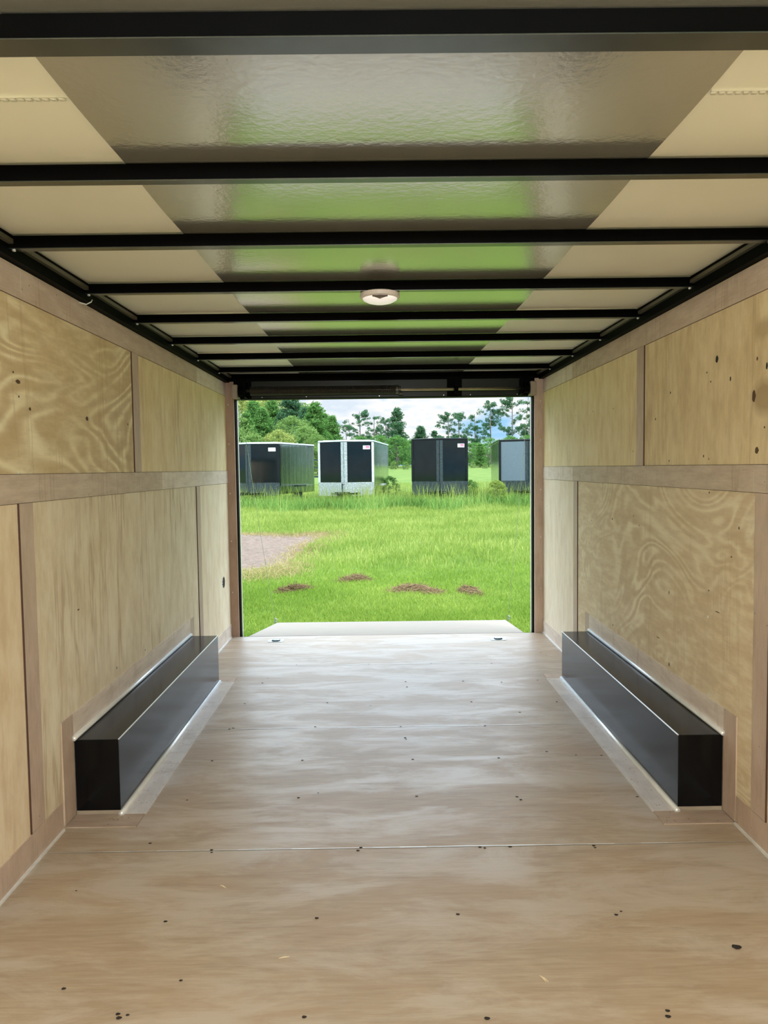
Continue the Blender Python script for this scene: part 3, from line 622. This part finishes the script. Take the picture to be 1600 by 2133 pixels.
def trailer(name, nose_px, Y, yaw, width, length, top, body_m, post_m, plate_m, front_mats, label, z0=.42, sticker=None, vdepth=.75, top_m=None):
    """nose apex at the origin, body runs along +Y; yaw turns it"""
    d = ray(nose_px, 990); x = CX+d.x*(Y/d.y); g = gz(x, Y)
    t = empty(name, (x, Y, g), label, 'trailer', 'parked cargo trailers'); t.rotation_euler = (0, 0, R(yaw))
    h = top-g; hw = width/2; L0 = (0, 0, 0)
    kw = dict(loc=L0)
    mb = MB(); mb.box(-hw, hw, vdepth, vdepth+length, z0, h-.05); mb.prism([(0, .02), (hw, vdepth), (-hw, vdepth)], z0, h-.05)
    ny_ = int(length/.6)
    for s in (-1, 1):
        for i in range(ny_): mb.box(s*hw-.008, s*hw+.008, vdepth+.3+i*.6, vdepth+.33+i*.6, z0+.1, h-.1)
    mb.build('body', blk, t, **kw)
    r_ = random.Random(nose_px)
    for s in (-1, 1):      # buckled skin sheets on the long sides
        mb = MB(); ncol, nrow = int(length/.085), 7; off = [[r_.gauss(0, .0022)+.0035*math.sin(i*1.3) for j in range(nrow+1)] for i in range(ncol+1)]
        P_ = lambda i, j: (s*(hw+.013+off[i][j]*.9), vdepth+.08+(length-.1)*i/ncol, z0+.02+(h-.1-z0-.02)*j/nrow)
        for i in range(ncol):
            for j in range(nrow): mb.add([P_(i, j), P_(i+1, j), P_(i+1, j+1), P_(i, j+1)], [(0, 1, 2, 3)])
        sk = mb.build('side_skin', side_m, t, smooth=True, weld=True, **kw)
    # roof cap and top rail
    mb = MB(); mb.prism([(0, -.02), (hw+.02, vdepth), (hw+.02, vdepth+length+.02), (-hw-.02, vdepth+length+.02), (-hw-.02, vdepth)], h-.07, h-.01); mb.prism([(0, .3), (hw-.15, vdepth+.1), (hw-.15, vdepth+length-.1), (-hw+.15, vdepth+length-.1), (-hw+.15, vdepth+.1)], h-.01, h+.005)
    mb.build('roof_cap', top_m or post_m, t, bevel=.01, **kw)
    nrm = Vector((-hw, 0)).normalized()
    for s in (-1, 1):
        a = Vector((0, 0)); b = Vector((s*hw, vdepth)); u = (b-a).normalized(); n_ = Vector((u.y, -u.x))*(1 if s > 0 else -1); Ln = (b-a).length
        def slab(mb, u0, u1, z0_, z1_, th, mi=0):
            p, q = a+u*u0, a+u*u1; mb.hexa([(p.x, p.y, z0_), (q.x, q.y, z0_), (q.x+n_.x*th, q.y+n_.y*th, z0_), (p.x+n_.x*th, p.y+n_.y*th, z0_)], [(p.x, p.y, z1_), (q.x, q.y, z1_), (q.x+n_.x*th, q.y+n_.y*th, z1_), (p.x+n_.x*th, p.y+n_.y*th, z1_)], mi)
        zg = z0+.46
        mb = MB(); slab(mb, .12, Ln-.08, zg, h-.09, .012); pn = mb.build('front_panel', front_mats[s > 0], t, **kw)
        mb = MB(); slab(mb, .3 if z0 < .45 else .12, Ln, z0-.06, zg, .02); slab(mb, 0, .31, z0+.06, zg, .02); mb.build('stone_guard', plate_m, t, **kw)
        mb = MB(); slab(mb, 0, .12, zg, h-.09, .03); mb.build('nose_post', plate_m, t, **kw)
        mb = MB(); slab(mb, Ln-.08, Ln+.01, zg, h-.09, .03)
        mb.box(*sorted((s*hw, s*(hw+.012))), vdepth, vdepth+.08, z0, h-.09); mb.build('corner_post', post_m, t, **kw)
        if sticker is not None and s > 0:
            mb = MB(); slab(mb, Ln-.42, Ln-.14, h-.36, h-.22, .016, 0); slab(mb, Ln-.31, Ln-.16, h-.30, h-.24, .018, 1); slab(mb, Ln-.31, Ln-.16, h-.335, h-.31, .018, 1)
            # small grey w shaped mark
            for k_, (u0, u1, za, zb) in enumerate([(.0, .02, .06, .0), (.02, .04, .0, .045), (.04, .06, .045, .0), (.06, .08, .0, .06)]):
                p, q = a+u*(Ln-.405+u0), a+u*(Ln-.405+u1); zb_ = h-.33
                mb.hexa([(p.x+n_.x*.014, p.y+n_.y*.014, zb_+za), (q.x+n_.x*.014, q.y+n_.y*.014, zb_+zb), (q.x+n_.x*.02, q.y+n_.y*.02, zb_+zb), (p.x+n_.x*.02, p.y+n_.y*.02, zb_+za)],
                        [(p.x+n_.x*.014, p.y+n_.y*.014, zb_+za+.02), (q.x+n_.x*.014, q.y+n_.y*.014, zb_+zb+.02), (q.x+n_.x*.02, q.y+n_.y*.02, zb_+zb+.02), (p.x+n_.x*.02, p.y+n_.y*.02, zb_+za+.02)], 2)
            mb.build('sticker', sticker, t, **kw)
        for k_ in range(2 if length > 3.7 else 1):
            mb = MB(); mb.lathe([(.1, -.1), (.32, -.09), (.34, -.05), (.34, .05), (.32, .09), (.1, .1)], (s*(hw-.1), vdepth+length*.55+k_*.85, .34), 'x', 24); mb.build('wheel', tyre, t, **kw)
        mb = MB(); mb.box(*sorted((s*hw, s*(hw+.10))), vdepth+length*.55-.45, vdepth+length*.55+(1.3 if length > 3.7 else .45), .68, .74); mb.build('fender', post_m, t, **kw)
    mb = MB(); mb.tube([(0, -1.1, .46), (hw*.6, vdepth, .46)], .045, 4); mb.tube([(0, -1.1, .46), (-hw*.6, vdepth, .46)], .045, 4); mb.box(-.05, .05, -1.35, -1.0, .42, .52); mb.box(-.28, .28, -.5, -.46, .47, .53); mb.build('tongue', blk, t, **kw)
    mb = MB(); mb.tube([(.06, -.85, .08), (.06, -.85, .85)], .03, 8); mb.box(-.02, .14, -.93, -.77, .04, .08); mb.tube([(.06, -.85, .82), (.16, -.85, .82)], .012, 6); mb.build('jack', blk_pl, t, **kw)
    return t
def topz(py, Y, px=800): return far(px, py, Y).z
stk = [plain('sticker_white', (.9, .9, .9), .4), plain('sticker_pink', (.55, .12, .25), .4), plain('sticker_grey', (.15, .15, .2), .4)]
bar = [plain('tag_white', (.9, .9, .9), .4)]*3
trailer('cargo_trailer', 517, 29.4, -17, 2.15, 3.6, topz(921, 29.4, 517), side_m, blk, dia_b, (blk, blk), 'dark green-black cargo trailer parked at far left beyond the door post', sticker=bar, top_m=wht, vdepth=.55)
trailer('cargo_trailer', 717, 28.8, -6.5, 2.13, 5.6, topz(916, 28.8, 717), side_m, wht, dia_w, (blk, blk), 'white framed cargo trailer with black panels and silver stone guard', sticker=stk, vdepth=.5)
trailer('cargo_trailer', 916, 28.8, -5, 2.13, 5.0, topz(912, 28.8, 912), side_m, blk, dia_b, (blk, blk), 'all black cargo trailer with white sticker, right of the white framed one', sticker=stk, vdepth=.5)
trailer('cargo_trailer', 1101, 29.2, -5, 2.15, 5.0, topz(914, 29.2, 1095), side_m, blk, dia_b, (film, film), 'dark cargo trailer with grey front panel, cut off by right door post', vdepth=.5)
# low utility trailer rails glimpsed between the two left trailers
p = far(655, 975, 45); ut = empty('utility_trailer', (p.x, 45, gz(p.x, 45)), 'dark open utility trailer rails glimpsed between the two left trailers', 'trailer')
mb = MB(); mb.box(-1.2, 1.2, 0, .06, .45, .55)
for x in (-1.15, -.4, .4, 1.15): mb.box(x-.03, x+.03, 0, .06, .55, 1.5)
mb.box(-1.2, 1.2, 0, .06, 1.45, 1.52); mb.box(-1.2, 1.2, 0, .06, 1.0, 1.06); mb.build('rails', blk_pl, ut, loc=(0, 0, 0))
for s in (-1, 1):
    mb = MB(); mb.lathe([(.1, -.1), (.34, -.08), (.34, .08), (.1, .1)], (s*1.25, .6, .34), 'x', 20); mb.build('wheel', tyre, ut, loc=(0, 0, 0))

# ------------------------------------------------------------------ trees
bark = plain('bark', (.13, .10, .08), .9)
barkl = plain('bark_far', (.17, .15, .13), .9)
def foliage_mesh(name, clumps, per, size, mat, seed):
    r_ = np.random.default_rng(seed); n = len(clumps)*per
    c = np.repeat(np.array([c[:3] for c in clumps]), per, 0); rad = np.repeat(np.array([c[3] for c in clumps]), per)
    d = r_.normal(size=(n, 3)); d /= np.linalg.norm(d, axis=1)[:, None]; P = c+d*(rad*r_.uniform(.2, 1, n)**.5)[:, None]*np.array([1, 1, .7])
    u = r_.normal(size=(n, 3)); u /= np.linalg.norm(u, axis=1)[:, None]; v = np.cross(u, r_.normal(size=(n, 3))); v /= np.linalg.norm(v, axis=1)[:, None]
    s = size*r_.uniform(.5, 1.3, n)[:, None]; V = np.stack([P-u*s, P+v*s*.4, P+u*s, P-v*s*.4], 1).reshape(-1, 3)
    me = bpy.data.meshes.new(name); me.vertices.add(n*4); me.vertices.foreach_set('co', V.ravel()); me.loops.add(n*4); me.loops.foreach_set('vertex_index', np.arange(n*4)); me.polygons.add(n); me.polygons.foreach_set('loop_start', np.arange(n)*4); me.update(calc_edges=True)
    at = me.attributes.new('tint', 'FLOAT', 'POINT'); at.data.foreach_set('value', np.repeat(r_.uniform(0, 1, n)*.6+.4*np.repeat(r_.uniform(0, 1, len(clumps)), per), 4)); me.materials.append(mat); return me
pineA = leafmat('pine_needles', (.035, .09, .045), (.075, .165, .08), (.15, .26, .11), .3, .3)  # bluish green puts the distance haze into the needle colour
pineB = leafmat('pine_needles_bright', (.05, .13, .035), (.11, .24, .06), (.22, .36, .11), .35, .3)
brd = leafmat('broadleaf', (.08, .15, .04), (.18, .29, .08), (.33, .40, .15), .4, .3)
def proto(kind, seed, H=10.):
    r = random.Random(seed); mb = MB(); cl = []
    if kind == 'tall':      # bare lower trunk, open rounded crown
        lean = r.uniform(-.3, .3)
        tr = [(lean*(i/8)**2, 0, H*i/8) for i in range(9)]; mb.tube(tr, [.16*(1-.85*i/8)+.02 for i in range(9)], 7)
        for i in range(26):
            z = H*r.uniform(.42, .97); u = (z/H-.42)/.55; Lb = H*(.24*(1-abs(u-.45)*1.25)+.03)*r.uniform(.5, 1.1); a = r.uniform(0, 6.28); x0 = lean*(z/H)**2
            e_ = Vector((x0+Lb*math.cos(a), Lb*math.sin(a), z+Lb*.35)); mb.tube([(x0, 0, z), tuple((Vector((x0, 0, z))+e_)/2+Vector((0, 0, -.04*Lb))), tuple(e_)], [.035, .022, .01], 4)
            for k in range(3): cl.append((e_.x+r.gauss(0, .22), e_.y+r.gauss(0, .22), e_.z+r.gauss(0, .15), r.uniform(.28, .52)))
            cl.append((x0+Lb*.5*math.cos(a), Lb*.5*math.sin(a), z+Lb*.2, .3))
        me = foliage_mesh('crown', cl, 46, .13, pineA, seed)
    elif kind == 'cone':    # dense young pine, ragged cone
        mb.tube([(0, 0, H*i/8) for i in range(9)], [.15*(1-.9*i/8)+.02 for i in range(9)], 7)
        for i in range(120):
            u = r.uniform(.06, 1)**.85; z = H*u; Lb = H*.27*(1-u)**.75*r.uniform(.45, 1.1)+.1; a = r.uniform(0, 6.28); e_ = (Lb*math.cos(a), Lb*math.sin(a), z+Lb*.25)
            if i % 3 == 0: mb.tube([(0, 0, z), e_], [.03, .01], 4)
            cl.append((*e_, r.uniform(.35, .7))); cl.append((Lb*.55*math.cos(a), Lb*.55*math.sin(a), z+Lb*.1, .5))
        me = foliage_mesh('crown', cl, 42, .17, pineB, seed)
    else:                   # bushy broadleaf
        mb.tube([(0, 0, 0), (.1, 0, H*.35), (.2, .1, H*.7)], [.14, .09, .03], 7)
        for i in range(110):
            th = r.uniform(0, 6.28); u = r.uniform(-.9, 1); rr = H*.36*math.sqrt(max(0 if u > 0 else .75, 1-u*u))*r.uniform(.6, 1.05); z = H*(.5+.46*u)
            cl.append((rr*math.cos(th), rr*math.sin(th), z, r.uniform(.5, 1.)))
            if i % 9 == 0: mb.tube([(.1, 0, H*.3), (rr*.8*math.cos(th), rr*.8*math.sin(th), z)], [.05, .015], 4)
        me = foliage_mesh('crown', cl, 60, .2, brd, seed)
    return me, mb
protos = {}
def make_tree(kind, v, px, py, Y, label, wide=1., mat=None, name=None):
    key = (kind, v)
    if key not in protos:
        me, mb = proto(kind, 11*v+len(kind)); tm = mb.build('trunk', barkl if kind == 'tall' else bark); protos[key] = (me, tm.data); bpy.data.objects.remove(tm)
    me, td = protos[key]
    p = far(px, py, Y); g = gz(p.x, Y)-.1; s = (p.z-g)/10.
    t = empty(name or {'tall': 'pine_tree', 'cone': 'young_pine_tree', 'bush': 'broadleaf_tree'}[kind], (p.x, Y, g), label, 'tree', {'tall': 'tall open crowned pines', 'cone': 'dense young pines', 'bush': 'broadleaf trees'}[kind])
    t.scale = (s*wide, s*wide, s); t.rotation_euler = (0, 0, rnd.uniform(0, 6.28))
    for nm, d_ in (('crown', me), ('trunk', td)):
        o = bpy.data.objects.new(nm, d_); C.objects.link(o); o.parent = t
    if mat:
        t.children[0].data = me.copy(); t.children[0].data.materials[0] = mat
    return t
brd2 = leafmat('broadleaf_yellow', (.15, .19, .05), (.30, .36, .10), (.5, .5, .2), .35, .3)
T = [ # left wood
 ('bush', 0, 492, 812, 92, 'pale tall broadleaf tree at the doorway upper left corner', 1.1, brd2), ('bush', 1, 548, 808, 98, 'yellowish broadleaf tree rising behind the left pines', 1.0, brd2),
 ('bush', 0, 470, 850, 66, 'broadleaf tree mostly hidden behind the left door post', 1.1, None),
 ('cone', 2, 606, 806, 90, 'grey-green pine reaching the header, left of the bright pointed pine', 1.1, pineA), ('cone', 1, 545, 852, 70, 'dense young pine behind the left trailer panel', 1.15, None),
 ('cone', 0, 655, 842, 72, 'bright pointed pine with the open sky at its right side', 1.25, None), ('cone', 1, 692, 868, 80, 'young pine at the right end of the left wood', 1.1, None),
 ('cone', 3, 512, 862, 68, 'young pine beside the left door post', 1.1, None), ('bush', 1, 580, 896, 60, 'yellow-green bushy tree above the left trailer roof middle', 1.2, brd2),
 ('bush', 2, 635, 888, 62, 'light green bushy tree above the left trailer rear', 1.1, None), ('bush', 2, 525, 903, 60, 'low bushy tree above the left trailer nose', 1.2, None),
 ('cone', 2, 585, 862, 76, 'dark pine between two yellowish bushy trees', 1.1, pineA), ('cone', 3, 634, 850, 84, 'pine standing behind the bright pointed pine', 1.0, pineA), ('bush', 0, 660, 905, 64, 'bushy tree beside the white framed trailer left corner', 1.0, None),
 # middle
 ('tall', 1, 722, 884, 95, 'open crowned pine above the white framed trailer left half', 1.1, None), ('tall', 0, 750, 857, 100, 'pine with a high rounded crown above the white framed trailer', 1.0, None), ('tall', 2, 778, 866, 104, 'pine touching the right side of the high rounded crown', 1.0, None),
 ('cone', 0, 826, 853, 95, 'largest middle pine, left of the all black trailer', 1.05, pineA), ('tall', 3, 804, 872, 98, 'thin pine just left of the largest middle pine', .9, None),
 ('cone', 1, 876, 889, 96, 'small pine tip above the all black trailer left part', 1.3, pineA), ('cone', 2, 905, 899, 96, 'smallest pine tip above the all black trailer', 1.3, pineA),
 ('bush', 1, 705, 912, 84, 'green tree at the foot of the wood behind the white framed trailer', 1.2, pineB), ('bush', 2, 748, 908, 84, 'rounded green tree behind the white framed trailer roof', 1.3, pineB),
 ('bush', 0, 790, 905, 82, 'green tree at the right edge of the white framed trailer', 1.2, pineB), ('bush', 1, 828, 908, 80, 'broad green tree in the gap between white framed and all black trailers', 1.3, pineB),
 ('bush', 2, 862, 915, 84, 'green tree behind the all black trailer left corner', 1.2, pineB),
 # right
 ('tall', 0, 934, 862, 98, 'leftmost of the pines rising above the all black trailer', 1.0, None), ('tall', 1, 957, 859, 100, 'double crowned pine above the all black trailer right part', 1.0, None),
 ('tall', 2, 990, 863, 96, 'pine over the right corner of the all black trailer', 1.0, None), ('tall', 3, 1022, 838, 98, 'tall slim pine between the two right trailers', .9, None),
 ('tall', 0, 1067, 829, 96, 'tallest pine, reaching the header above the rightmost trailer', .95, None), ('tall', 2, 1104, 832, 94, 'pine half hidden by the right door post', .9, None),
 ('bush', 0, 985, 921, 84, 'low green tree right beside the all black trailer', 1.2, pineB), ('bush', 2, 1018, 912, 80, 'green tree between the two right trailers', 1.3, pineB), ('cone', 3, 1000, 925, 78, 'small young pine between the two right trailers', 1.5, None),
 ('bush', 1, 1062, 908, 86, 'green tree just above the rightmost trailer roof', 1.2, pineB), ('bush', 0, 1100, 905, 86, 'green tree above the rightmost trailer beside the door post', 1.2, pineB)]
for a in T: make_tree(*a)
for a in [('bush', 1, 512, 822, 108, 'tall olive tree behind the left wood, near the header corner', 1.2, brd), ('bush', 2, 575, 812, 110, 'tall pale tree rising behind the grey-green pine', 1.1, brd2), ('bush', 0, 632, 838, 106, 'olive tree closing the gap between the two biggest left pines', 1.2, brd),
          ('cone', 0, 566, 838, 82, 'bright green pine in the left wood center', 1.2, None), ('bush', 1, 608, 868, 70, 'light green rounded tree in front of the left pines', 1.2, None), ('cone', 1, 528, 838, 84, 'young pine above the left trailer nose', 1.2, None), ('cone', 3, 674, 862, 86, 'young pine right beside the bright pointed pine', 1.2, None)]: make_tree(*a)
for i, (px, ph) in enumerate([(686, 'over the left front corner of the white framed trailer'), (712, 'over the nose post of the white framed trailer'), (740, 'over the right front panel of the white framed trailer'), (764, 'over the sticker of the white framed trailer'),
        (786, 'over the receding side of the white framed trailer'), (804, 'at the rear end of the white framed trailer'), (826, 'in the middle of the gap left of the all black trailer'), (848, 'at the left edge of the all black trailer'), (872, 'over the left panel of the all black trailer'),
        (898, 'just left of the all black trailer nose post'), (926, 'just right of the all black trailer nose post'), (950, 'over the sticker of the all black trailer'), (974, 'at the right edge of the all black trailer'), (998, 'in the middle of the gap between the two right trailers'),
        (1018, 'at the left edge of the rightmost trailer'), (1044, 'over the left corner of the rightmost trailer'), (1072, 'over the grey panel of the rightmost trailer'), (1104, 'at the right door post above the rightmost trailer')]):
    make_tree('bush', i % 3, px+rnd.uniform(-3, 3), 917+rnd.uniform(-9, 8), 100+rnd.uniform(0, 14), 'far green tree '+ph, 1.35, pineB)
# low bushes at the wood's foot and weeds beside the trailers
for px, py, Y, lab in [(820, 961, 76, 'low light green shrub at the wood edge in the middle gap'), (845, 962, 74, 'low shrub at the wood edge touching the all black trailer'), (985, 962, 76, 'low shrub at the wood edge right of the all black trailer'), (1010, 964, 74, 'low shrub at the wood edge left of the rightmost trailer'),
                       (812, 992, 33, 'dark leafy weed beside the white framed trailer rear'), (980, 1000, 29.5, 'dark leafy weed at the all black trailer right corner'), (1035, 1000, 28.2, 'bright green weed at the rightmost trailer corner')]:
    t = make_tree('bush', 1, px, py, Y, lab, 1.1, brd if Y > 50 else g_long if px > 1000 else pineB, 'shrub'); t['category'] = 'shrub'; t['group'] = 'shrubs'
